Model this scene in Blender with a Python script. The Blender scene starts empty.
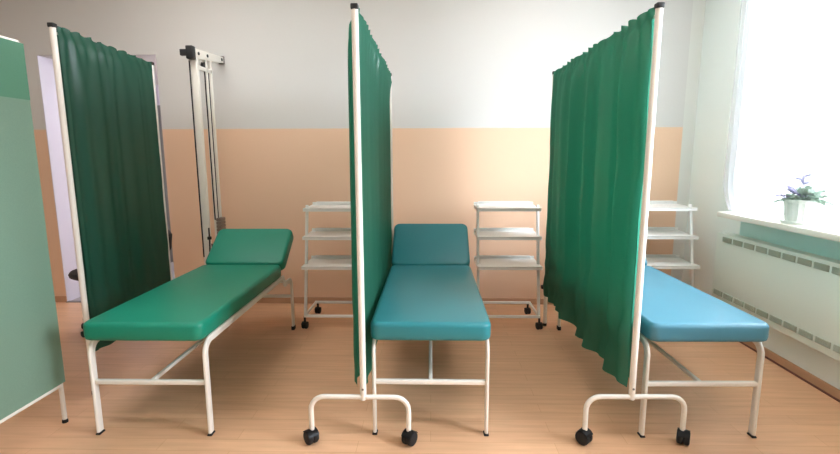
import bpy, bmesh, math, random
from mathutils import Vector, Matrix, noise
PI = math.pi
SKY = 30.0
LAMP = 12.0      # strength of the added fill luminaires
sc = bpy.context.scene
C = sc.collection

# ------------------------------------------------------------------ materials
def mat(name, col, rough=.5, metal=0., spec=.5, bump=0., bscale=40., var=0., vscale=6., sheen=0., coat=0.):
    m = bpy.data.materials.new(name); m.use_nodes = True
    nt = m.node_tree; b = nt.nodes['Principled BSDF']
    b.inputs['Base Color'].default_value = (*col, 1)
    b.inputs['Roughness'].default_value = rough
    b.inputs['Metallic'].default_value = metal
    b.inputs['Specular IOR Level'].default_value = spec
    if sheen: b.inputs['Sheen Weight'].default_value = sheen
    if coat: b.inputs['Coat Weight'].default_value = coat
    tc = nt.nodes.new('ShaderNodeTexCoord')
    if bump:
        n = nt.nodes.new('ShaderNodeTexNoise'); n.inputs['Scale'].default_value = bscale; n.inputs['Detail'].default_value = 3
        bp = nt.nodes.new('ShaderNodeBump'); bp.inputs['Strength'].default_value = bump; bp.inputs['Distance'].default_value = .01
        nt.links.new(tc.outputs['Object'], n.inputs['Vector'])
        nt.links.new(n.outputs['Fac'], bp.inputs['Height']); nt.links.new(bp.outputs['Normal'], b.inputs['Normal'])
    if var:
        n = nt.nodes.new('ShaderNodeTexNoise'); n.inputs['Scale'].default_value = vscale; n.inputs['Detail'].default_value = 3
        nt.links.new(tc.outputs['Object'], n.inputs['Vector'])
        mx = nt.nodes.new('ShaderNodeMix'); mx.data_type = 'RGBA'
        mx.inputs[6].default_value = (*[c * (1 - var) for c in col], 1)
        mx.inputs[7].default_value = (*[min(1, c * (1 + var)) for c in col], 1)
        nt.links.new(n.outputs['Fac'], mx.inputs[0]); nt.links.new(mx.outputs[2], b.inputs['Base Color'])
    return m

def cloth(name, col, trans=.35, through=0., weave=260.):
    """diffuse + translucent cloth with a fine weave; 'through' = open mesh share (sheers)"""
    m = bpy.data.materials.new(name); m.use_nodes = True
    nt = m.node_tree; N = nt.nodes; L = nt.links
    N.remove(N['Principled BSDF']); out = N['Material Output']
    tc = N.new('ShaderNodeTexCoord')
    n = N.new('ShaderNodeTexNoise'); n.inputs['Scale'].default_value = weave; n.inputs['Detail'].default_value = 2
    L.new(tc.outputs['Object'], n.inputs['Vector'])
    mx = N.new('ShaderNodeMix'); mx.data_type = 'RGBA'
    mx.inputs[6].default_value = (*[c * .9 for c in col], 1); mx.inputs[7].default_value = (*[min(1, c * 1.1) for c in col], 1)
    L.new(n.outputs['Fac'], mx.inputs[0])
    d = N.new('ShaderNodeBsdfDiffuse'); t = N.new('ShaderNodeBsdfTranslucent')
    L.new(mx.outputs[2], d.inputs['Color']); L.new(mx.outputs[2], t.inputs['Color'])
    s = N.new('ShaderNodeMixShader'); s.inputs[0].default_value = trans
    L.new(d.outputs[0], s.inputs[1]); L.new(t.outputs[0], s.inputs[2])
    g = N.new('ShaderNodeBsdfGlossy'); g.inputs['Roughness'].default_value = .38; g.inputs['Color'].default_value = (1, 1, 1, 1)
    s2 = N.new('ShaderNodeMixShader'); s2.inputs[0].default_value = .04 if not through else 0
    L.new(s.outputs[0], s2.inputs[1]); L.new(g.outputs[0], s2.inputs[2])
    last = s2
    if through:
        tr = N.new('ShaderNodeBsdfTransparent'); s3 = N.new('ShaderNodeMixShader'); s3.inputs[0].default_value = through
        L.new(s2.outputs[0], s3.inputs[1]); L.new(tr.outputs[0], s3.inputs[2]); last = s3
    L.new(last.outputs[0], out.inputs['Surface'])
    return m

def srgb(r, g, b):
    f = lambda c: (c / 255 / 12.92) if c / 255 <= .04045 else ((c / 255 + .055) / 1.055) ** 2.4
    return (f(r), f(g), f(b))

M = {}
M['white_metal'] = mat('white enamelled metal', srgb(236, 230, 220), .35, bump=.02, bscale=90)
M['black_plastic'] = mat('black plastic', srgb(24, 24, 26), .45, bump=.05, bscale=120)
M['black_rubber'] = mat('black rubber', srgb(20, 20, 22), .7, bump=.05, bscale=120)
M['vinyl_green'] = mat('green upholstery vinyl', srgb(22, 134, 108), .42, spec=.4, bump=.04, bscale=220, var=.05)
M['vinyl_teal'] = mat('teal upholstery vinyl', srgb(44, 126, 134), .36, spec=.4, bump=.04, bscale=220, var=.05)
M['vinyl_teal_sky'] = mat('sky tinted teal vinyl', srgb(70, 130, 150), .42, spec=.5, bump=.04, bscale=220, var=.04)  # teal vinyl with blue sky light mixed into its base colour
M['curtain_green'] = cloth('green screen cloth', srgb(58, 134, 110), .60)
M['curtain_shaded'] = cloth('shaded green screen cloth', srgb(38, 88, 70), .3)  # the green cloth again, darkened for the shade behind the other screens
M['mint_cloth'] = cloth('pale mint cloth', srgb(142, 174, 154), .4)
M['mint_band'] = cloth('deeper mint cloth', srgb(104, 160, 132), .4)
M['sheer'] = cloth('white sheer', (.86, .87, .93), .55, through=.6, weave=400)
M['trolley_white'] = mat('white trolley enamel', srgb(244, 243, 239), .3, bump=.02, bscale=80)
M['pot_white'] = mat('white glazed pot', srgb(236, 240, 234), .3, bump=.02, bscale=60)
M['soil'] = mat('potting soil', srgb(58, 44, 36), .95, bump=.6, bscale=90)
M['leaf'] = mat('flare paled green foliage', srgb(186, 200, 188), .5, var=.25, vscale=30, bump=.15, bscale=60)  # green paled so the colour carries the window's flare
M['leaf_purple'] = mat('flare paled purple foliage', srgb(180, 176, 196), .5, var=.25, vscale=30, bump=.15, bscale=60)  # purple paled with the same flare haze
M['grey_metal'] = mat('grey steel', srgb(120, 112, 108), .4, metal=.5, bump=.03, bscale=80)
M['weight'] = mat('grey brown weight plates', srgb(132, 116, 104), .5, bump=.08, bscale=60, var=.1)
M['cord'] = mat('dark cord', srgb(36, 28, 34), .8, bump=.2, bscale=300)
M['sill'] = mat('cream sill board', srgb(240, 234, 224), .35, bump=.03, bscale=30, var=.02)
M['cover'] = mat('pale green grey enamel', srgb(230, 238, 230), .4, bump=.02, bscale=20)
M['vent'] = mat('grey green louvre', srgb(178, 184, 170), .6, bump=.3, bscale=160)
M['mint_wall'] = mat('mint wall strip', srgb(206, 238, 234), .7, bump=.05, bscale=60)
M['right_wall'] = mat('pale greenish wall paint', srgb(238, 244, 240), .75, bump=.05, bscale=50, var=.015, vscale=2)
M['room_wall'] = mat('pale wall paint', srgb(218, 212, 202), .8, bump=.05, bscale=50, var=.015, vscale=2)
M['ceiling'] = mat('white ceiling paint', srgb(232, 230, 226), .85, bump=.06, bscale=50)
M['passage_wall'] = mat('pale lavender white paint', srgb(228, 224, 236), .8, bump=.04, bscale=50)
M['passage_floor'] = mat('grey passage vinyl', srgb(166, 160, 160), .4, bump=.03, bscale=40, var=.05)
M['door_grey'] = mat('grey door paint', srgb(140, 140, 138), .5, bump=.04, bscale=30)
M['chair_black'] = mat('black chair upholstery', srgb(34, 33, 36), .6, bump=.15, bscale=150)
M['window_white'] = mat('white window frame', srgb(240, 240, 240), .35, bump=.02, bscale=30)
M['skirting'] = mat('brown vinyl skirting', srgb(196, 152, 120), .5, bump=.05, bscale=40, var=.08)
M['joint'] = mat('dark red floor joint', srgb(112, 66, 56), .6, bump=.05, bscale=40)

def wall_back_mat():
    m = mat('two tone wall paint', (1, 1, 1), .75, bump=.05, bscale=50)
    nt = m.node_tree; N = nt.nodes; L = nt.links; b = N['Principled BSDF']
    tc = N.new('ShaderNodeTexCoord'); sx = N.new('ShaderNodeSeparateXYZ'); L.new(tc.outputs['Object'], sx.inputs[0])
    n = N.new('ShaderNodeTexNoise'); n.inputs['Scale'].default_value = 14; L.new(tc.outputs['Object'], n.inputs['Vector'])
    a = N.new('ShaderNodeMath'); a.operation = 'MULTIPLY_ADD'; L.new(n.outputs['Fac'], a.inputs[0]); a.inputs[1].default_value = .006; L.new(sx.outputs['Z'], a.inputs[2])
    lt = N.new('ShaderNodeMath'); lt.operation = 'LESS_THAN'; L.new(a.outputs[0], lt.inputs[0]); lt.inputs[1].default_value = 1.541
    lx = N.new('ShaderNodeMath'); lx.operation = 'LESS_THAN'; L.new(sx.outputs['X'], lx.inputs[0]); lx.inputs[1].default_value = 2.10
    mu = N.new('ShaderNodeMath'); mu.operation = 'MULTIPLY'; L.new(lt.outputs[0], mu.inputs[0]); L.new(lx.outputs[0], mu.inputs[1])
    up = N.new('ShaderNodeMix'); up.data_type = 'RGBA'; L.new(lx.outputs[0], up.inputs[0])
    up.inputs[6].default_value = (*srgb(222, 222, 216), 1); up.inputs[7].default_value = (*srgb(214, 212, 208), 1)
    mx = N.new('ShaderNodeMix'); mx.data_type = 'RGBA'; L.new(mu.outputs[0], mx.inputs[0])
    L.new(up.outputs[2], mx.inputs[6]); mx.inputs[7].default_value = (*srgb(236, 199, 168), 1)
    L.new(mx.outputs[2], b.inputs['Base Color'])
    return m
M['wall_back'] = wall_back_mat()

def floor_mat():
    m = mat('wood look vinyl floor', (1, 1, 1), .38, spec=.45)
    nt = m.node_tree; N = nt.nodes; L = nt.links; b = N['Principled BSDF']
    tc = N.new('ShaderNodeTexCoord')
    br = N.new('ShaderNodeTexBrick'); L.new(tc.outputs['Object'], br.inputs['Vector'])
    br.inputs['Scale'].default_value = 1; br.inputs['Brick Width'].default_value = .9; br.inputs['Row Height'].default_value = .085
    br.inputs['Mortar Size'].default_value = .0012; br.offset = .37
    br.inputs['Color1'].default_value = (*srgb(230, 182, 143), 1); br.inputs['Color2'].default_value = (*srgb(224, 175, 137), 1)
    br.inputs['Mortar'].default_value = (*srgb(208, 157, 116), 1)
    mp = N.new('ShaderNodeMapping'); mp.inputs['Scale'].default_value = (2.5, 30, 1); L.new(tc.outputs['Object'], mp.inputs['Vector'])
    n = N.new('ShaderNodeTexNoise'); n.inputs['Scale'].default_value = 1.2; n.inputs['Detail'].default_value = 4; L.new(mp.outputs[0], n.inputs['Vector'])
    mx = N.new('ShaderNodeMix'); mx.data_type = 'RGBA'; mx.blend_type = 'MULTIPLY'; mx.inputs[0].default_value = 1
    cr = N.new('ShaderNodeValToRGB'); cr.color_ramp.elements[0].position = .3; cr.color_ramp.elements[0].color = (.86, .84, .82, 1); cr.color_ramp.elements[1].position = .7; cr.color_ramp.elements[1].color = (1, 1, 1, 1)
    L.new(n.outputs['Fac'], cr.inputs[0]); L.new(br.outputs['Color'], mx.inputs[6]); L.new(cr.outputs[0], mx.inputs[7])
    L.new(mx.outputs[2], b.inputs['Base Color'])
    return m
M['floor'] = floor_mat()

def glass_mat():
    m = bpy.data.materials.new('window glass'); m.use_nodes = True
    nt = m.node_tree; N = nt.nodes; L = nt.links; N.remove(N['Principled BSDF'])
    t = N.new('ShaderNodeBsdfTransparent'); g = N.new('ShaderNodeBsdfGlossy'); g.inputs['Roughness'].default_value = .02
    f = N.new('ShaderNodeFresnel'); f.inputs['IOR'].default_value = 1.3
    s = N.new('ShaderNodeMixShader'); L.new(f.outputs[0], s.inputs[0]); L.new(t.outputs[0], s.inputs[1]); L.new(g.outputs[0], s.inputs[2])
    L.new(s.outputs[0], N['Material Output'].inputs['Surface'])
    return m
M['glass'] = glass_mat()
def emit_mat(name, col, st):
    m = bpy.data.materials.new(name); m.use_nodes = True
    b = m.node_tree.nodes['Principled BSDF']; b.inputs['Base Color'].default_value = (*col, 1)
    b.inputs['Emission Color'].default_value = (*col, 1); b.inputs['Emission Strength'].default_value = st
    return m

# ------------------------------------------------------------------ mesh helpers
def obj(name, bm, m, parent=None, smooth=True, angle=35):
    bmesh.ops.recalc_face_normals(bm, faces=bm.faces[:])
    me = bpy.data.meshes.new(name)
    for f in bm.faces: f.smooth = smooth
    bm.to_mesh(me); bm.free()
    me.materials.append(m)
    if smooth:
        try: me.set_sharp_from_angle(angle=math.radians(angle))
        except Exception: pass
    o = bpy.data.objects.new(name, me); C.objects.link(o)
    if parent: o.parent = parent
    return o
def thing(name, label, cat, loc=(0, 0, 0), rotz=0, group=None):
    o = bpy.data.objects.new(name, None); C.objects.link(o)
    o.empty_display_size = .1
    o.location = loc; o.rotation_euler = (0, 0, rotz); o['label'] = label; o['category'] = cat
    if group: o['group'] = group
    return o
def struct(name, bm, m, parent=None, smooth=False):
    o = obj(name, bm, m, parent, smooth)
    if not parent: o['kind'] = 'structure'
    return o
def box(bm, x0, x1, y0, y1, z0, z1, bev=0, seg=2, mtx=None):
    t = bmesh.new(); bmesh.ops.create_cube(t, size=1)
    for v in t.verts: v.co = Vector(((x0 + x1) / 2 + v.co.x * (x1 - x0), (y0 + y1) / 2 + v.co.y * (y1 - y0), (z0 + z1) / 2 + v.co.z * (z1 - z0)))
    if bev: bmesh.ops.bevel(t, geom=t.edges[:], offset=bev, segments=seg, profile=.5, affect='EDGES')
    if mtx: bmesh.ops.transform(t, matrix=mtx, verts=t.verts[:])
    merge(bm, t)
def merge(bm, t):
    me = bpy.data.meshes.new('tmp'); t.to_mesh(me); t.free(); bm.from_mesh(me); bpy.data.meshes.remove(me)
def fillet(pts, r, n=6):
    pts = [Vector(p) for p in pts]; out = [pts[0]]
    for i in range(1, len(pts) - 1):
        a, b, c = pts[i - 1], pts[i], pts[i + 1]
        u, w = (a - b).normalized(), (c - b).normalized()
        ang = u.angle(w)
        if ang > 3.1: out.append(b); continue
        rr = min(r, .48 * min((a - b).length, (c - b).length) * math.tan(ang / 2))
        d = rr / math.tan(ang / 2); bis = (u + w).normalized(); cen = b + bis * (rr / math.sin(ang / 2))
        p0, p1 = b + u * d, b + w * d
        v0, v1 = p0 - cen, p1 - cen; th = v0.angle(v1)
        for k in range(n + 1):
            s = k / n
            out.append(cen + (v0 * math.sin((1 - s) * th) + v1 * math.sin(s * th)) / math.sin(th))
    out.append(pts[-1]); return out
def circ(r, n=12): return [(r * math.cos(2 * PI * k / n), r * math.sin(2 * PI * k / n)) for k in range(n)]
def rrect(w, h, r, n=3):
    out = []
    for cx, cy, a0 in ((w / 2 - r, h / 2 - r, 0), (-w / 2 + r, h / 2 - r, PI / 2), (-w / 2 + r, -h / 2 + r, PI), (w / 2 - r, -h / 2 + r, 1.5 * PI)):
        for k in range(n + 1):
            a = a0 + k / n * PI / 2; out.append((cx + r * math.cos(a), cy + r * math.sin(a)))
    return out
def sweep(bm, pts, prof, nrm=(1, 0, 0), closed_caps=True):
    """profile's first axis follows nrm (kept perpendicular to the path)"""
    pts = [Vector(p) for p in pts]; n0 = Vector(nrm); rings = []
    for i, p in enumerate(pts):
        if i == 0: t = pts[1] - p
        elif i == len(pts) - 1: t = p - pts[i - 1]
        else: t = (pts[i + 1] - p).normalized() + (p - pts[i - 1]).normalized()
        t.normalize()
        a = n0 - t * n0.dot(t)
        if a.length < 1e-4: a = t.orthogonal()
        a.normalize(); b = t.cross(a); n0 = a
        rings.append([bm.verts.new(p + a * u + b * v) for u, v in prof])
    k = len(prof)
    for r0, r1 in zip(rings, rings[1:]):
        for j in range(k): bm.faces.new((r0[j], r0[(j + 1) % k], r1[(j + 1) % k], r1[j]))
    if closed_caps: bm.faces.new(rings[0][::-1]); bm.faces.new(rings[-1])
def tube(bm, pts, r, n=12, fr=0, nrm=(1, 0, 0)):
    sweep(bm, fillet(pts, fr) if fr else pts, circ(r, n), nrm)
def lathe(bm, prof, n=24, mtx=None, ribs=0, ramp=0):
    t = bmesh.new(); rings = []
    for r, z in prof:
        rings.append([t.verts.new(((r + (ramp * math.cos(ribs * 2 * PI * k / n) if ribs else 0)) * math.cos(2 * PI * k / n), (r + (ramp * math.cos(ribs * 2 * PI * k / n) if ribs else 0)) * math.sin(2 * PI * k / n), z)) for k in range(n)])
    for a, b in zip(rings, rings[1:]):
        for k in range(n): t.faces.new((a[k], a[(k + 1) % n], b[(k + 1) % n], b[k]))
    t.faces.new(rings[0][::-1]); t.faces.new(rings[-1])
    if mtx: bmesh.ops.transform(t, matrix=mtx, verts=t.verts[:])
    merge(bm, t)
def B(): return bmesh.new()
def axis_x(loc): return Matrix.Translation(loc) @ Matrix.Rotation(PI / 2, 4, 'Y')
def axis_y(loc): return Matrix.Translation(loc) @ Matrix.Rotation(PI / 2, 4, 'X')

# ------------------------------------------------------------------ room shell
YB, XR, XL, YF, ZC = 3.98, 2.20, -4.3, -1.5, 2.95
DX0, DX1, DZ = -3.31, -2.30, 2.15          # opening to the passage
YP = 5.62                                    # passage end
b = B(); box(b, XL - .1, XR + .25, YF - .1, YB, -.1, 0); struct('floor', b, M['floor'])
b = B(); box(b, XL - .1, XR + .25, YF - .1, YB + .12, ZC, ZC + .1); struct('ceiling', b, M['ceiling'])
b = B(); box(b, XL - .1, DX0, YB, YB + .03, 0, ZC); box(b, DX1, XR + .25, YB, YB + .03, 0, ZC); box(b, DX0, DX1, YB, YB + .03, DZ, ZC)
struct('wall_back', b, M['wall_back'])
b = B(); box(b, XL - .1, XL, YF, YB, 0, ZC); struct('wall_left', b, M['room_wall'])
b = B(); box(b, XL - .1, XR + .25, YF - .1, YF, 0, ZC); struct('wall_front', b, M['room_wall'])
W1 = (1.70, 3.30, .90, 2.55); W2 = (.45, 1.40, .90, 2.55)
b = B(); T = XR + .25
box(b, XR, T, YF, YB, 0, .88); box(b, XR, T, YF, YB, 2.55, ZC)
for y0, y1 in ((YF, W2[0]), (W2[1], W1[0]), (W1[1], YB)): box(b, XR, T, y0, y1, .88, 2.55)
struct('wall_right', b, M['right_wall'])
# passage
b = B(); box(b, DX0 - .004, DX0 + .002, YB - .001, YB + .03, 0, DZ); box(b, DX0 - .1, DX0 + .002, YB + .03, YP, 0, 2.35); struct('wall_passage_left', b, M['passage_wall'])
b = B(); box(b, -1.2, -1.1, YB + .03, YP, 0, 2.35); struct('wall_passage_right', b, M['passage_wall'])
b = B(); box(b, DX0 - .1, -1.1, YP, YP + .1, 0, 2.35); struct('wall_passage_end', b, M['passage_wall'])
b = B(); box(b, DX0 - .1, -1.1, YB + .03, YP + .1, DZ, DZ + .1); struct('ceiling_passage', b, M['ceiling'])
b = B(); box(b, DX0 - .1, -1.1, YB, YP + .1, -.1, 0); struct('floor_passage', b, M['passage_floor'])
dr = bpy.data.objects.new('door_1', None); C.objects.link(dr); dr['kind'] = 'structure'; dr.location = (-2.85, YP, 0)
b = B(); box(b, -.40, .40, -.045, -.005, .01, 1.86, .004); obj('door_leaf', b, M['door_grey'], dr)
b = B(); box(b, -.45, -.40, -.06, 0, 0, 1.91); box(b, .40, .45, -.06, 0, 0, 1.91); box(b, -.45, .45, -.06, 0, 1.86, 1.91); obj('door_frame', b, M['door_grey'], dr, False)
b = B(); tube(b, [(.33, -.045, 1.0), (.33, -.095, 1.0), (.22, -.095, 1.0)], .009, 10, .015); obj('door_handle', b, M['grey_metal'], dr)
# skirtings
def skirt(name, x0, x1, y0, y1):
    b = B(); box(b, x0, x1, y0, y1, 0, .055, .003, 1); struct(name, b, M['skirting'])
skirt('baseboard_back', DX1, XR - .012, YB - .012, YB)
skirt('baseboard_back_left', XL, DX0, YB - .012, YB)
skirt('baseboard_right', XR - .012, XR, YF, YB)
skirt('baseboard_left', XL, XL + .012, YF, YB - .012)
b = B(); box(b, XR - .024, XR - .012, YF, YB - .024, 0, .006); struct('trim_1', b, M['joint'])
b = B(); box(b, DX0, DX1, YB - .02, YB + .02, 0, .006, .002, 1); struct('trim_2', b, M['grey_metal'])

# windows
def window(name, w, mull):
    y0, y1, z0, z1 = w
    r = bpy.data.objects.new(name, None); C.objects.link(r); r['kind'] = 'structure'; r.location = (XR + .22, (y0 + y1) / 2, z0)
    hw = (y1 - y0) / 2; hh = z1 - z0
    b = B()
    box(b, -.03, .03, -hw, -hw + .05, 0, hh); box(b, -.03, .03, hw - .05, hw, 0, hh)
    box(b, -.03, .03, -hw + .05, hw - .05, 0, .05); box(b, -.03, .03, -hw + .05, hw - .05, hh - .05, hh)
    for m in mull: box(b, -.03, .03, m - .035, m + .035, .05, hh - .05)
    obj('window_frame', b, M['window_white'], r, False)
    ed = [-hw + .05] + sum([[m - .035, m + .035] for m in mull], []) + [hw - .05]
    for k in range(0, len(ed), 2):
        b = B(); box(b, .0, .006, ed[k], ed[k + 1], .05, hh - .05); obj('pane', b, M['glass'], r, False)
    # sill: thick board with a rounded nose
    b = B(); box(b, -.40, -.025, -hw, hw - .01, -.025, .012, .008, 2); obj('window_sill', b, M['sill'], r)
    return r
wn1 = window('window_1', W1, (-.48,)); wn2 = window('window_2', W2, (0,))
b = B(); box(b, XR - .012, XR, W1[0], W1[1] - .02, .70, .874); struct('trim_3', b, M['mint_wall'])  # mint strip on the wall below the sill

# sheer curtains
def sheer(y0, y1, z0, z1, x, amp, freq, seed, flare=0):
    bm = B(); nu, nv = int((y1 - y0) * 110), 36; rows = []
    for j in range(nv + 1):
        v = j / nv; z = z0 + (z1 - z0) * v; row = []
        for i in range(nu + 1):
            u = i / nu; y = y0 + (y1 - y0) * u
            ph = seed + y * freq * 2 * PI + .5 * math.sin(y * 5 + seed)
            xx = x + amp * math.sin(ph) * (.7 + .3 * (1 - v)) + .3 * amp * math.sin(2.3 * ph + 2 * v)
            yy = y
            if flare:
                k = max(0, 1 - v / .14); yy -= flare * k * k * (.3 + .7 * u)
            row.append(bm.verts.new((xx, yy, z)))
        rows.append(row)
    for a, c in zip(rows, rows[1:]):
        for i in range(nu): bm.faces.new((a[i], a[i + 1], c[i + 1], c[i]))
    return bm
def curtain_tag(o, lab, g=None):
    o['label'] = lab; o['category'] = 'curtain'
    if g: o['group'] = g
o = obj('sheer_curtain', sheer(3.10, 3.43, .917, 2.62, 2.145, .022, 16, 1.0, .10), M['sheer'])
curtain_tag(o, 'gathered white sheer curtain hanging at the left edge of the window')
o = obj('sheer_curtain', sheer(1.73, 3.06, .925, 2.54, XR + .098, .010, 12, 2.0), M['sheer'])
curtain_tag(o, 'wide white sheer curtain spread across the bright window behind the plant')
b = B(); tube(b, [(2.15, 3.48, 2.64), (2.15, 1.5, 2.64)], .011)
for yy in (3.46, 1.55): tube(b, [(2.15, yy, 2.64), (2.2, yy, 2.64)], .007)
lathe(b, [(.002, 0), (.018, .01), (.018, .03), (.002, .04)], 12, Matrix.Translation((2.15, 3.475, 2.64)) @ Matrix.Rotation(-PI / 2, 4, 'X'))
o = obj('curtain_rail', b, M['white_metal']); o['label'] = 'white curtain rail on the wall above the window'; o['category'] = 'curtain rail'

# radiator cover
rc = thing('radiator_cover', 'long pale radiator cover with two rows of slots under the windowsill', 'radiator cover', (XR, 2.5, 0))
b = B(); box(b, -.085, 0, -.95, .915, .245, .745, .004, 2); obj('panel', b, M['cover'], rc)
for z, ys in ((.705, .84), (.305, .885)):
    for k in range(15):
        yc = ys - .05 - k * .115
        b = B(); box(b, -.0905, -.0845, yc - .048, yc + .048, z - .018, z + .018, .002, 1)
        for q in range(5): box(b, -.093, -.0895, yc - .046, yc + .046, z - .0145 + q * .0068, z - .0115 + q * .0068)
        obj('vent', b, M['vent'], rc, False)

# ------------------------------------------------------------------ examination couches
def pad(x0, x1, y0, y1, z0, z1, r, mtx=None):
    """upholstered slab: rounded plan corners, soft rounded edges, slightly crowned top"""
    bm = B(); n = 5
    rc_ = .045
    def loop(inset, z):
        pts = []
        for (cx, cy, a0) in ((x1 - rc_, y1 - rc_, 0), (x0 + rc_, y1 - rc_, PI / 2), (x0 + rc_, y0 + rc_, PI), (x1 - rc_, y0 + rc_, 1.5 * PI)):
            for k in range(n + 1):
                a = a0 + k / n * PI / 2; rr = rc_ - inset
                pts.append(bm.verts.new((cx + rr * math.cos(a), cy + rr * math.sin(a), z)))
        return pts
    L = [loop(.012, z0), loop(.003, z0 + .006)]
    L.append(loop(0, z0 + .02))
    for k in range(0, 6):
        a = k / 5 * PI / 2; L.append(loop(r * (1 - math.cos(a)), z1 - r + r * math.sin(a)))
    m = len(L[0])
    for a, c in zip(L, L[1:]):
        for k in range(m): bm.faces.new((a[k], a[(k + 1) % m], c[(k + 1) % m], c[k]))
    bm.faces.new(L[0][::-1]); bm.faces.new(L[-1])
    if mtx: bmesh.ops.transform(bm, matrix=mtx, verts=bm.verts[:])
    return bm
def make_couch(loc, rot, vinyl, label, W=.27, fold=1.14, HL=.37):
    # local: origin on the floor at the foot end centre, +y towards the head
    t = thing('examination_couch', label, 'examination couch', loc, rot, 'examination couches between the screens')
    ZT = .563; TH = .085
    obj('seat_pad', pad(-W, W, 0, fold - .002, ZT - TH, ZT, .022), vinyl, t, angle=50)
    ang = math.radians(37)
    mt = Matrix.Translation((0, fold, ZT - .012)) @ Matrix.Rotation(ang, 4, 'X') @ Matrix.Translation((0, -fold, -ZT + .012))
    obj('headrest_pad', pad(-W, W, fold + .004, fold + HL, ZT - TH, ZT, .022, mt), vinyl, t, angle=50)
    prof = rrect(.016, .036, .007)
    ysF, ysB, zr = .045, 1.39, ZT - TH - .02
    for s in (-1, 1):
        x = s * (W - .012)
        # each side: front leg bends into the rail, rail runs back, rear leg bends down
        b = B(); sweep(b, fillet([(x, ysF, .012), (x, ysF, zr), (x, ysF + .16, zr)], .06), prof, (1, 0, 0)); lf = obj('leg', b, M['white_metal'], t)
        b = B(); box(b, x - .012, x + .012, ysF - .02, ysF + .02, 0, .008, .003, 1); obj('rubber_foot', b, M['black_rubber'], lf)
        b = B(); sweep(b, fillet([(x, ysB, .012), (x, ysB, zr - .06), (x, ysB - .16, zr - .06)], .06), prof, (1, 0, 0))
        lb = obj('leg', b, M['white_metal'], t)
        b = B(); box(b, x - .012, x + .012, ysB - .02, ysB + .02, 0, .030, .003, 1); obj('rubber_foot', b, M['black_rubber'], lb)
        b = B(); sweep(b, [(x, ysF + .155, zr), (x, ysB - .20, zr), (x, ysB - .155, zr - .06)], prof, (1, 0, 0)); obj('side_rail', b, M['white_metal'], t)
    hx = W - .012
    for y in (ysF, ysB):
        b = B(); sweep(b, [(-hx + .008, y, .262), (hx - .008, y, .262)], rrect(.022, .022, .005), (0, 0, 1)); obj('crossbar', b, M['white_metal'], t)
    b = B(); sweep(b, [(0, ysF + .008, .262), (0, ysB - .008, .262)], rrect(.018, .018, .004), (1, 0, 0)); obj('stretcher', b, M['white_metal'], t)
    # bracket that carries the raised headrest
    b = B()
    for s in (-1, 1):
        x = s * .17
        p0 = mt @ Vector((x, fold + .03, ZT - TH - .012)); p1 = mt @ Vector((x, fold + HL - .04, ZT - TH - .012))
        sweep(b, [p0, p1], rrect(.02, .02, .004), (1, 0, 0))
        q = mt @ Vector((x, fold + .20, ZT - TH - .012)); sweep(b, [q, (x, ysB - .06, zr - .03)], rrect(.012, .012, .003), (1, 0, 0))
    sweep(b, [(-hx, ysB - .1, zr - .055), (hx, ysB - .1, zr - .055)], rrect(.02, .02, .004), (0, 0, 1))
    obj('headrest_bracket', b, M['white_metal'], t)
    return t
make_couch((-1.308, 1.95, 0), math.radians(.2), M['vinyl_green'], 'green vinyl examination couch with raised headrest, leftmost of the three', .279, 1.165, .36)
make_couch((-.001, 1.975, 0), 0, M['vinyl_teal'], 'dark teal vinyl examination couch with raised headrest between the two wheeled screens', .275, 1.14, .415)
make_couch((1.248, 1.98, 0), math.radians(.8), M['vinyl_teal_sky'], 'teal vinyl examination couch tinted light blue for sky light, nearest the window, half behind a screen')

# ------------------------------------------------------------------ casters
def caster(parent, loc, r=.031, w=.042, stem=.05, yaw=0.):
    """twin hooded wheel with stem; loc on the floor"""
    R = Matrix.Translation(loc) @ Matrix.Rotation(yaw, 4, 'Z')
    b = B()
    q = w * .25
    for s in (-1, 1):
        lathe(b, [(.003, -q), (r * .70, -q), (r * .9, -q * .8), (r, -q * .4), (r, q * .4), (r * .9, q * .8), (r * .70, q), (.003, q)], 24,
              R @ Matrix.Translation((s * w * .25, 0, r)) @ Matrix.Rotation(PI / 2, 4, 'Y'))
    tube(b, [R @ Vector((-w * .5, 0, r)), R @ Vector((w * .5, 0, r))], .004, 8)
    c = obj('caster', b, M['black_rubber'], parent)
    b = B()
    # hood: half ring over the wheels
    t = bmesh.new(); ro, wi = r * 1.05, w * .47; n = 12; A = []; Bv = []
    for k in range(n + 1):
        a = math.radians(25) + k / n * math.radians(130)
        A.append(t.verts.new((-wi, ro * math.cos(a), r + ro * math.sin(a)))); Bv.append(t.verts.new((wi, ro * math.cos(a), r + ro * math.sin(a))))
    for k in range(n): t.faces.new((A[k], A[k + 1], Bv[k + 1], Bv[k]))
    bmesh.ops.solidify(t, geom=t.faces[:], thickness=.003)
    bmesh.ops.transform(t, matrix=R, verts=t.verts[:]); merge(b, t)
    tube(b, [R @ Vector((0, 0, 2 * r - .002)), R @ Vector((0, 0, 2 * r + stem))], .0085, 10)
    obj('caster_hood', b, M['black_plastic'], c)
    return c

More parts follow.
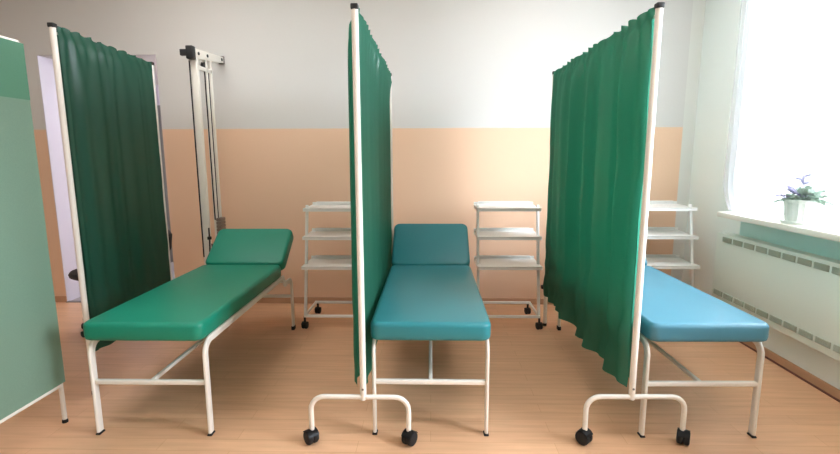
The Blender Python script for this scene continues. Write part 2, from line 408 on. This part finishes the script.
# ------------------------------------------------------------------ cloth sleeve of a screen
def sleeve(L, y0, z0, z1, seed, half=.03, amp=1., ruffle=.04, gather=12., bot=0., shift=0.):
    """double layer of cloth hung over the top rail (local y along the screen), gathered on the rail"""
    bm = B(); nu, nv = int(L * 130), 44; zr = z1 - ruffle
    rnd = random.Random(seed); ph = [rnd.uniform(0, 6.28) for _ in range(12)]
    zs = []
    for j in range(nv + 1):
        v = j / nv
        zs.append(v)
    def pt(u, v, s):
        y = u * L
        zb = z0 + bot * u + .003 * math.sin(y * 23 + ph[0] + s) + .006 * math.sin(y * 8 + ph[1])
        if v < .8: z = zb + (zr - .10 - zb) * (v / .8)
        else:
            z = zr - .10 + (z1 - zr + .10) * ((v - .8) / .2)
        d = zr - z                               # drop below the rail
        k = ph[2 + (1 if s > 0 else 0)]
        warp = y + .02 * math.sin(y * 6 + k) + .012 * math.sin(y * 17 + k * 2)
        shir = math.sin(2 * PI * gather * warp + k) * (.7 + .5 * math.sin(y * 7 + k))
        fold = lambda f, p: (abs(math.sin(PI * f * warp + p)) ** .7) * 2 - 1.2
        big = 1.1 * noise.noise(Vector((warp * 8.5, d * .25, seed + s * 2.))) * 2 + .8 * fold(3.1, k) + (.38 + .2 * math.sin(y * 4 + k)) * math.sin(2 * PI * 7.3 * warp + ph[5] + .4 * d)
        ed = min(1, min(u, 1 - u) / .05); ed = ed * ed * (3 - 2 * ed)       # ends hug the poles
        hf = .011 + (half - .011) * ed
        if d < 0:
            e = min(1, -d / max(ruffle, 1e-3)); x = s * (.0135 - .004 * e) + .008 * e * math.sin(2 * PI * gather * warp + k * .2) + .003 * shir
            z += .007 * e * math.sin(2 * PI * gather * .8 * warp + ph[7]) * ed
        else:
            g = 1 - math.exp(-d / .07); f = math.exp(-(d / .10) ** 2)
            x = s * (.0135 + (hf - .0135) * g) + s * .0095 * (shir + .2) * f * min(1, d / .02) + amp * .0085 * big * g * (.35 + .65 * ed) + shift * g
            x += amp * .005 * noise.noise(Vector((y * 5 + seed, z * 3.5, s * 3.))) * g
            if d > .9:                           # crumple towards the hem
                q = min(1, (d - .9) / .7)
                x += amp * .020 * q * noise.noise(Vector((y * 9 + z * 4 + seed, z * 8 - y * 3, s * 5.))) * (.4 + .6 * ed)
        return (x, y0 + y, z)
    lay = {}
    for s in (-1, 1):
        rows = [[bm.verts.new(pt(i / nu, v, s)) for i in range(nu + 1)] for v in zs]
        lay[s] = rows
        for a, c in zip(rows, rows[1:]):
            for i in range(nu): bm.faces.new((a[i], a[i + 1], c[i + 1], c[i]))
    for i in range(nu): bm.faces.new((lay[-1][-1][i], lay[-1][-1][i + 1], lay[1][-1][i + 1], lay[1][-1][i]))
    for j in range(nv): bm.faces.new((lay[-1][j][nu], lay[-1][j + 1][nu], lay[1][j + 1][nu], lay[1][j][nu]))
    return bm

def screen(loc, far, ztop, cl, label, wheeled, seed, half=.03, zbot=.262, uoff=0., amp=1., shift=0.):
    x0, y0 = loc; dx, dy = far[0] - x0, far[1] - y0
    Ln = math.hypot(dx, dy); rot = math.atan2(-dx, dy)
    t = thing('folding_screen', label, 'medical screen', (x0, y0, 0), rot, 'green cloth screens on white frames')
    zt = ztop - .03
    rp = .0142
    def end(y, wheels, knob=None):
        b = B(); tube(b, [(0, y, .216 if wheels else .012), (0, y, zt + .012)], rp, 14)
        p = obj('pole', b, M['white_metal'], t)
        b = B(); box(b, -.015, .015, y - .016, y + .016, zt + .008, zt + .030, .004, 2); obj('cap', b, M['black_plastic'], p)
        if wheels:
            b = B(); h = .222
            tube(b, [(-h + uoff, y, .066), (-h + uoff, y, .227), (h + uoff, y, .227), (h + uoff, y, .066)], .0115, 14, .062, (0, 1, 0))
            f = obj('foot', b, M['white_metal'], t)
            b = B(); lathe(b, [(.001, 0), (.005, 0), (.005, .003), (.001, .004)], 10, axis_y((0, y - rp + .001, .27))); obj('bolt', b, M['grey_metal'], p)
            caster(f, (-h + uoff - .004, y - .004, 0), .033, .054, .004, .75); caster(f, (h + uoff + .004, y - .004, 0), .033, .054, .004, -.55)
        else:
            b = B(); lathe(b, [(.0145, 0), (.0155, .004), (.0145, .022), (.013, .026)], 14, Matrix.Translation((0, y, 0))); obj('rubber_foot', b, M['black_rubber'], p)
        if knob:
            b = B(); lathe(b, [(.004, -.012), (.006, 0), (.016, .003), (.018, .012), (.014, .022), (.004, .025)], 14, Matrix.Translation((-rp - .002, y, knob)) @ Matrix.Rotation(-PI / 2, 4, 'Y')); obj('knob', b, M['black_plastic'], p)
    end(0, wheeled); end(Ln, False, .31 if wheeled else None)
    zr = zt - .012
    b = B(); tube(b, [(0, .008, zr), (0, Ln - .008, zr)], .006, 10); obj('top_rail', b, M['white_metal'], t)
    obj('cloth', sleeve(Ln - .034, .017, zbot, zr + .034, seed, half, amp, bot=-.008, shift=shift), cl, t, angle=80)
    return t
screen((-.304, 1.94), (-.300, 3.475), 1.900, M['curtain_green'], 'green curtain screen seen almost edge-on in the middle, wheeled U-shaped foot in front', True, 3, .023, .262, -.018, .6, -.021)
screen((.906, 1.965), (.884, 3.45), 1.900, M['curtain_green'], 'wide green curtain screen on wheels in front of the blue-tinted couch', True, 8, .031, .262, .020, 1.9)
screen((-1.866, 2.355), (-1.945, 3.30), 1.955, M['curtain_shaded'], 'green curtain screen, cloth darkened for shade, with black caps on straight legs beside the left couch', False, 14, .024, .243)

# pale mint screen at the very left
ms = thing('folding_screen', 'pale mint cloth screen cut off by the left edge of the photo', 'medical screen', (-1.815, 2.08, 0), math.radians(178.5))
Lm = .95
for y in (0, Lm):
    b = B(); tube(b, [(0, y, .012), (0, y, 1.80)], .0105, 12); p = obj('pole', b, M['white_metal'], ms)
    b = B(); lathe(b, [(.0125, 0), (.0135, .003), (.0125, .014), (.011, .018)], 14, Matrix.Translation((0, y, 0))); obj('rubber_foot', b, M['black_rubber'], p)
for z in (.197, 1.80):
    b = B(); tube(b, [(0, 0, z), (0, Lm, z)], .0105, 12); obj('rail', b, M['white_metal'], ms)
def panel_cloth(z0, z1, d):
    bm = B(); n, m = 40, 24; lay = []
    for s in (-1, 1):
        rows = []
        for j in range(m + 1):
            row = []
            for i in range(n + 1):
                y = -.016 + (Lm + .032) * i / n; z = z0 + (z1 - z0) * j / m
                row.append(bm.verts.new((s * d + .003 * noise.noise(Vector((y * 4, z * 3, 1))), y, z)))
            rows.append(row)
        lay.append(rows)
        for a, c in zip(rows, rows[1:]):
            for i in range(n): bm.faces.new((a[i], a[i + 1], c[i + 1], c[i]))
    for e in (0, n):
        for j in range(m): bm.faces.new((lay[0][j][e], lay[0][j + 1][e], lay[1][j + 1][e], lay[1][j][e]))
    return bm
obj('cloth', panel_cloth(.208, 1.795, .0125), M['mint_cloth'], ms, angle=70)
o = obj('top_band', panel_cloth(1.555, 1.797, .0145), M['mint_band'], ms, angle=70); o['label'] = 'deeper green band along the top of the cloth'

# ------------------------------------------------------------------ trolleys
def make_trolley(loc, label):
    # origin: floor, centre of the front rail; +y to the wall
    t = thing('shelf_trolley', label, 'trolley', (*loc, 0), 0, 'white three shelf trolleys along the back wall')
    W = .24; wm = M['trolley_white']
    def post(z): return .015 + (z - .1) * .20        # leaning side posts
    for s in (-1, 1):
        b = B(); x = s * (W - .011)
        sweep(b, [(x, post(.092), .092), (x, post(.93), .93)], rrect(.019, .028, .003), (1, 0, 0))
        p = obj('post', b, wm, t)
        b = B(); sweep(b, [(x, -.005, .100), (x, .345, .100)], rrect(.016, .02, .003), (1, 0, 0)); obj('side_rail', b, wm, t)
    for y in (0, .34):
        b = B(); sweep(b, [(-W + .004, y, .100), (W - .004, y, .100)], rrect(.02, .018, .003), (0, 0, 1)); obj('crossbar', b, wm, t)
    for z, yf in ((.486, -.01), (.702, .045), (.912, .095)):
        b = B(); D = .30
        box(b, -W, W, yf, yf + D, z - .003, z, 0)
        box(b, -W, W, yf, yf + .004, z - .022, z + .002); box(b, -W, W, yf + D - .004, yf + D, z - .022, z + .022)
        box(b, -W, -W + .004, yf + .004, yf + D - .004, z - .022, z + .002); box(b, W - .004, W, yf + .004, yf + D - .004, z - .022, z + .002)
        sh = obj('shelf', b, wm, t, False)
        b = B(); tube(b, [(-W + .03, yf + D - .012, z + .001), (-W + .03, yf + D - .012, z + .024), (W - .03, yf + D - .012, z + .024), (W - .03, yf + D - .012, z + .001)], .004, 8, .015, (0, 1, 0))
        obj('guard_rail', b, wm, sh)
    for x in (-W + .008, W - .008):
        for y in (0, .345): caster(t, (x if y == 0 else x * .93, y, 0), .027, .042, .044, .25 if x > 0 else -.2)
    return t
make_trolley((-.730, 3.36), 'white three shelf trolley left of the middle screen, beside the green couch')
make_trolley((.590, 3.37), 'white three shelf trolley fully in view right of the dark teal couch')
make_trolley((1.772, 3.42), 'white three shelf trolley in the corner beyond the blue-tinted couch')

# ------------------------------------------------------------------ wall pulley apparatus
pu = thing('wall_pulley', 'white wall mounted pulley apparatus with dark cords and weights behind the green couch', 'exercise pulley', (-1.745, YB, 0))
wm = M['white_metal']
b = B()                                           # tapered arm reaching out from the wall
for y, z0, z1 in ((0, 2.075, 2.122), (-.50, 2.015, 2.088)):
    for x, z in ((-.02, z0), (.02, z0), (.02, z1), (-.02, z1)): b.verts.new((x, y, z))
b.verts.ensure_lookup_table()
for f in ((0, 1, 2, 3), (7, 6, 5, 4), (0, 4, 5, 1), (1, 5, 6, 2), (2, 6, 7, 3), (3, 7, 4, 0)): b.faces.new([b.verts[i] for i in f])
bmesh.ops.bevel(b, geom=b.edges[:], offset=.004, segments=2, profile=.5, affect='EDGES')
arm = obj('arm', b, wm, pu)
for y, z in ((-.05, 2.095), (-.30, 2.072), (-.44, 2.06)):
    b = B(); lathe(b, [(.002, 0), (.012, 0), (.012, .006), (.002, .008)], 12, Matrix.Translation((.019, y, z)) @ Matrix.Rotation(PI / 2, 4, 'Y')); obj('bolt', b, M['black_plastic'], arm)
b = B(); box(b, -.026, .026, -.54, -.49, 2.005, 2.098, .006, 2); box(b, -.075, -.026, -.53, -.50, 2.03, 2.075, .005, 2); obj('end_cap', b, M['black_plastic'], arm)
b = B(); box(b, -.022, .024, -.02, .0, 2.065, 2.13, .004, 1); obj('end_plate', b, M['grey_metal'], arm)
for y in (-.465, -.325):
    b = B(); lathe(b, [(.004, -.010), (.026, -.010), (.026, -.007), (.019, -.002), (.019, .002), (.026, .007), (.026, .010), (.004, .010)], 20, axis_x((-.004, y, 1.995))); obj('pulley_wheel', b, M['black_plastic'], pu)
for y, w, d, zt in ((-.475, .034, .056, 2.03), (-.302, .024, .026, 2.06), (-.232, .030, .026, 2.06)):
    b = B(); sweep(b, [(0, y, .10), (0, y, zt)], rrect(d, w, .004), (1, 0, 0)); obj('upright', b, wm, pu)
b = B(); box(b, -.013, .013, -.48, -.22, .09, .12, .003, 1); obj('crossbar', b, wm, pu)
b = B(); box(b, -.013, .013, -.47, -.22, 1.95, 1.98, .003, 1); obj('crossbar', b, wm, pu)
b = B(); box(b, -.012, .012, -.23, 0, .288, .312, .003, 1); obj('wall_bracket', b, wm, pu)
b = B(); tube(b, [(-.024, -.498, 2.0), (-.024, -.495, .53)], .005, 8); obj('cord', b, M['cord'], pu)
b = B(); tube(b, [(.004, -.330, 1.99), (.004, -.325, .80)], .005, 8); tube(b, [(.004, -.267, 1.96), (.004, -.267, .80)], .004, 8); obj('cord', b, M['cord'], pu)
b = B()
for k in range(7): box(b, .014, .052, -.335, -.245, .62 + k * .028, .645 + k * .028, .003, 1)
obj('weight_stack', b, M['weight'], pu)
b = B(); tube(b, [(.030, -.495, .76), (.030, -.495, .66), (.030, -.505, .57), (.030, -.475, .53), (.030, -.455, .57), (.030, -.465, .63)], .006, 8, .02); lathe(b, [(.002, -.016), (.016, -.010), (.016, .010), (.002, .016)], 10, Matrix.Translation((.030, -.495, .68)))
obj('hook', b, M['black_plastic'], pu)

# ------------------------------------------------------------------ black chair hidden behind the shade-darkened green screen
ch = thing('swivel_chair', 'black chair mostly hidden behind the shade-darkened green screen, seat edge peeking out left', 'chair', (-2.48, 3.32, 0), math.radians(35))
b = B(); lathe(b, [(.02, .425), (.17, .425), (.19, .437), (.195, .455), (.185, .472), (.16, .48), (.02, .483)], 32); obj('seat', b, M['chair_black'], ch)
b = B(); t_ = pad(-.03, .03, -.12, .12, 0, .14, .02, Matrix.Translation((.445, 0, .58)) @ Matrix.Rotation(.12, 4, 'Y')); merge(b, t_); obj('backrest', b, M['chair_black'], ch)
b = B(); tube(b, [(.12, 0, .42), (.36, 0, .42), (.46, 0, .62)], .012, 10, .05, (0, 1, 0)); obj('back_support', b, M['black_plastic'], ch)
b = B(); tube(b, [(0, 0, .10), (0, 0, .43)], .022, 14); obj('column', b, M['black_plastic'], ch)
for k in range(5):
    a = 2 * PI * k / 5 + PI - math.radians(35)
    b = B(); sweep(b, [(.015 * math.cos(a), .015 * math.sin(a), .11), (.165 * math.cos(a), .165 * math.sin(a), .075)], rrect(.03, .028, .006), (-math.sin(a), math.cos(a), 0))
    l = obj('leg', b, M['black_plastic'], ch)
    caster(l, (.165 * math.cos(a), .165 * math.sin(a), 0), .024, .034, .012, a)

# ------------------------------------------------------------------ potted plant on the sill
pp = thing('potted_plant', 'leafy green and purple plant in a white ribbed pot on the windowsill', 'plant', (2.135, 2.69, .912))
b = B(); lathe(b, [(.05, 0), (.09, 0), (.098, .012), (.098, .018), (.09, .018), (.05, .008)], 40); obj('saucer', b, M['pot_white'], pp)
b = B(); lathe(b, [(.03, .010), (.072, .010), (.080, .05), (.086, .12), (.093, .122), (.094, .14), (.084, .14), (.082, .118), (.03, .118)], 72, ribs=18, ramp=.0022); obj('pot', b, M['pot_white'], pp)
b = B(); lathe(b, [(.004, .112), (.078, .112), (.08, .122), (.05, .128), (.004, .13)], 32); obj('soil', b, M['soil'], pp)
rnd = random.Random(5)
def leaf(bm, base, yaw, pitch, ln, wd):
    n, m = 8, 4; rows = []
    R = Matrix.Translation(base) @ Matrix.Rotation(yaw, 4, 'Z') @ Matrix.Rotation(-pitch, 4, 'Y')
    for i in range(n + 1):
        u = i / n; w = wd * (math.sin(PI * min(1, u ** .8)) ** .8) * .5 + .001; row = []
        for j in range(-m, m + 1):
            v = j / m; row.append(bm.verts.new(R @ Vector((u * ln, v * w, -.18 * ln * u * u + .012 * v * v + .003 * math.sin(u * 20 + v)))))
        rows.append(row)
    fs = []
    for a, c in zip(rows, rows[1:]):
        for j in range(2 * m): fs.append(bm.faces.new((a[j], a[j + 1], c[j + 1], c[j])))
    bmesh.ops.solidify(bm, geom=fs, thickness=.0012)
for k in range(46):
    yaw = rnd.uniform(0, 2 * PI); r = rnd.uniform(.0, .05); pit = rnd.uniform(-.1, 1.1); ln = rnd.uniform(.055, .10) * (1.0 if pit < .7 else .8)
    base = Vector((r * math.cos(yaw), r * math.sin(yaw), .125))
    # keep clear of the sheer behind
    if math.cos(yaw) > .3: ln *= .6
    tip = base + Vector((math.cos(yaw) * .02, math.sin(yaw) * .02, .012 + .03 * max(0, pit)))
    bm = B(); tube(bm, [base, tip], .0025, 6); leaf(bm, tip, yaw, pit, ln, rnd.uniform(.035, .055))
    obj('leaf', bm, M['leaf_purple'] if math.sin(yaw) > .15 else M['leaf'], pp, angle=60)
bm = B(); tube(bm, [(-.01, .0, .12), (-.02, -.005, .20), (-.015, -.012, .27)], .003, 6, .03)
for k in range(5): leaf(bm, Vector((-.018, -.009, .22 + .011 * k)), k * 1.3, .5, .04, .02)
obj('stem', bm, M['leaf_purple'], pp, angle=60)

# ------------------------------------------------------------------ passage lamp, added out of the frame to brighten the passage
pl = thing('added_passage_lamp', 'added round white lamp, unseen, brightening the passage beyond the opening', 'lamp', (-1.9, 4.75, DZ))
b = B(); lathe(b, [(.14, -.02), (.15, -.02), (.15, 0), (.02, 0)], 32); obj('lamp_base', b, M['white_metal'], pl)
b = B(); lathe(b, [(.005, -.075), (.06, -.07), (.11, -.05), (.135, -.02), (.01, -.02)], 32); obj('lamp_shade', b, emit_mat('lit opal glass', (1, .97, 1), 90), pl)

# ------------------------------------------------------------------ fill luminaires, added unseen above the frame to brighten the room
def luminaire(x, y, label):
    t = thing('added_fill_luminaire', label, 'lamp', (x, y, ZC), 0, 'added fill luminaires')
    b = B(); box(b, -.62, .62, -.15, .15, -.06, 0, .006, 2); obj('housing', b, M['white_metal'], t)
    b = B(); box(b, -.60, .60, -.135, .135, -.075, -.0595, .006, 2); obj('diffuser', b, M['lamp'], t)
M['lamp'] = emit_mat('lit white diffuser', (.98, .98, .97), LAMP)
for x, y, l in ((-1.6, .9, 'added white fill luminaire above the green couch'), (1.0, .9, 'added white fill luminaire above the blue-tinted couch, nearer the window'),
                (-1.6, 2.9, 'added white fill luminaire above the wall pulley'), (1.0, 2.9, 'added white fill luminaire above the trolleys, nearer the window')):
    luminaire(x, y, l)

# ------------------------------------------------------------------ light
w = bpy.data.worlds.new('sky'); sc.world = w; w.use_nodes = True
bg = w.node_tree.nodes['Background']; bg.inputs['Strength'].default_value = SKY
_n = w.node_tree.nodes; _l = w.node_tree.links                     # bright overcast sky above, darker ground below
_tc = _n.new('ShaderNodeTexCoord'); _sx = _n.new('ShaderNodeSeparateXYZ'); _cr = _n.new('ShaderNodeValToRGB')
_mr = _n.new('ShaderNodeMapRange'); _mr.inputs[1].default_value = -.3; _mr.inputs[2].default_value = .6
_l.new(_tc.outputs['Generated'], _sx.inputs[0]); _l.new(_sx.outputs['Z'], _mr.inputs[0]); _l.new(_mr.outputs[0], _cr.inputs[0]); _l.new(_cr.outputs[0], bg.inputs['Color'])
_cr.color_ramp.elements[0].position = .28; _cr.color_ramp.elements[0].color = (.17, .17, .165, 1)
_cr.color_ramp.elements[1].position = .40; _cr.color_ramp.elements[1].color = (.82, .90, 1, 1)
for nm, (y0, y1, z0, z1) in (('portal_a', W1), ('portal_b', W2)):
    l = bpy.data.lights.new(nm, 'AREA'); l.shape = 'RECTANGLE'; l.size = z1 - z0; l.size_y = y1 - y0
    l.cycles.is_portal = True
    o = bpy.data.objects.new('window_daylight', l); C.objects.link(o)
    o.location = (XR + .262, (y0 + y1) / 2, (z0 + z1) / 2); o.rotation_euler = (0, PI / 2, 0)

# ------------------------------------------------------------------ camera
cam = bpy.data.cameras.new('camera'); co = bpy.data.objects.new('camera', cam); C.objects.link(co)
f, pitch, yaw, roll = 461.6, math.radians(8.67), math.radians(1.36), math.radians(-.154)
cam.sensor_width = 36; cam.lens = f / 840 * 36; cam.clip_start = .05
fw = Vector((-math.sin(yaw) * math.cos(pitch), math.cos(yaw) * math.cos(pitch), -math.sin(pitch)))
rt = Vector((math.cos(yaw), math.sin(yaw), 0)); up = rt.cross(fw)
r2 = rt * math.cos(roll) + up * math.sin(roll); u2 = -rt * math.sin(roll) + up * math.cos(roll)
co.matrix_world = Matrix(((r2.x, u2.x, -fw.x, 0), (r2.y, u2.y, -fw.y, 0), (r2.z, u2.z, -fw.z, 1.30), (0, 0, 0, 1)))
sc.camera = co
sc.view_settings.view_transform = 'Standard'; sc.view_settings.look = 'None'
sc.view_settings.exposure = .45; sc.view_settings.gamma = 1; sc.view_settings.use_curve_mapping = False
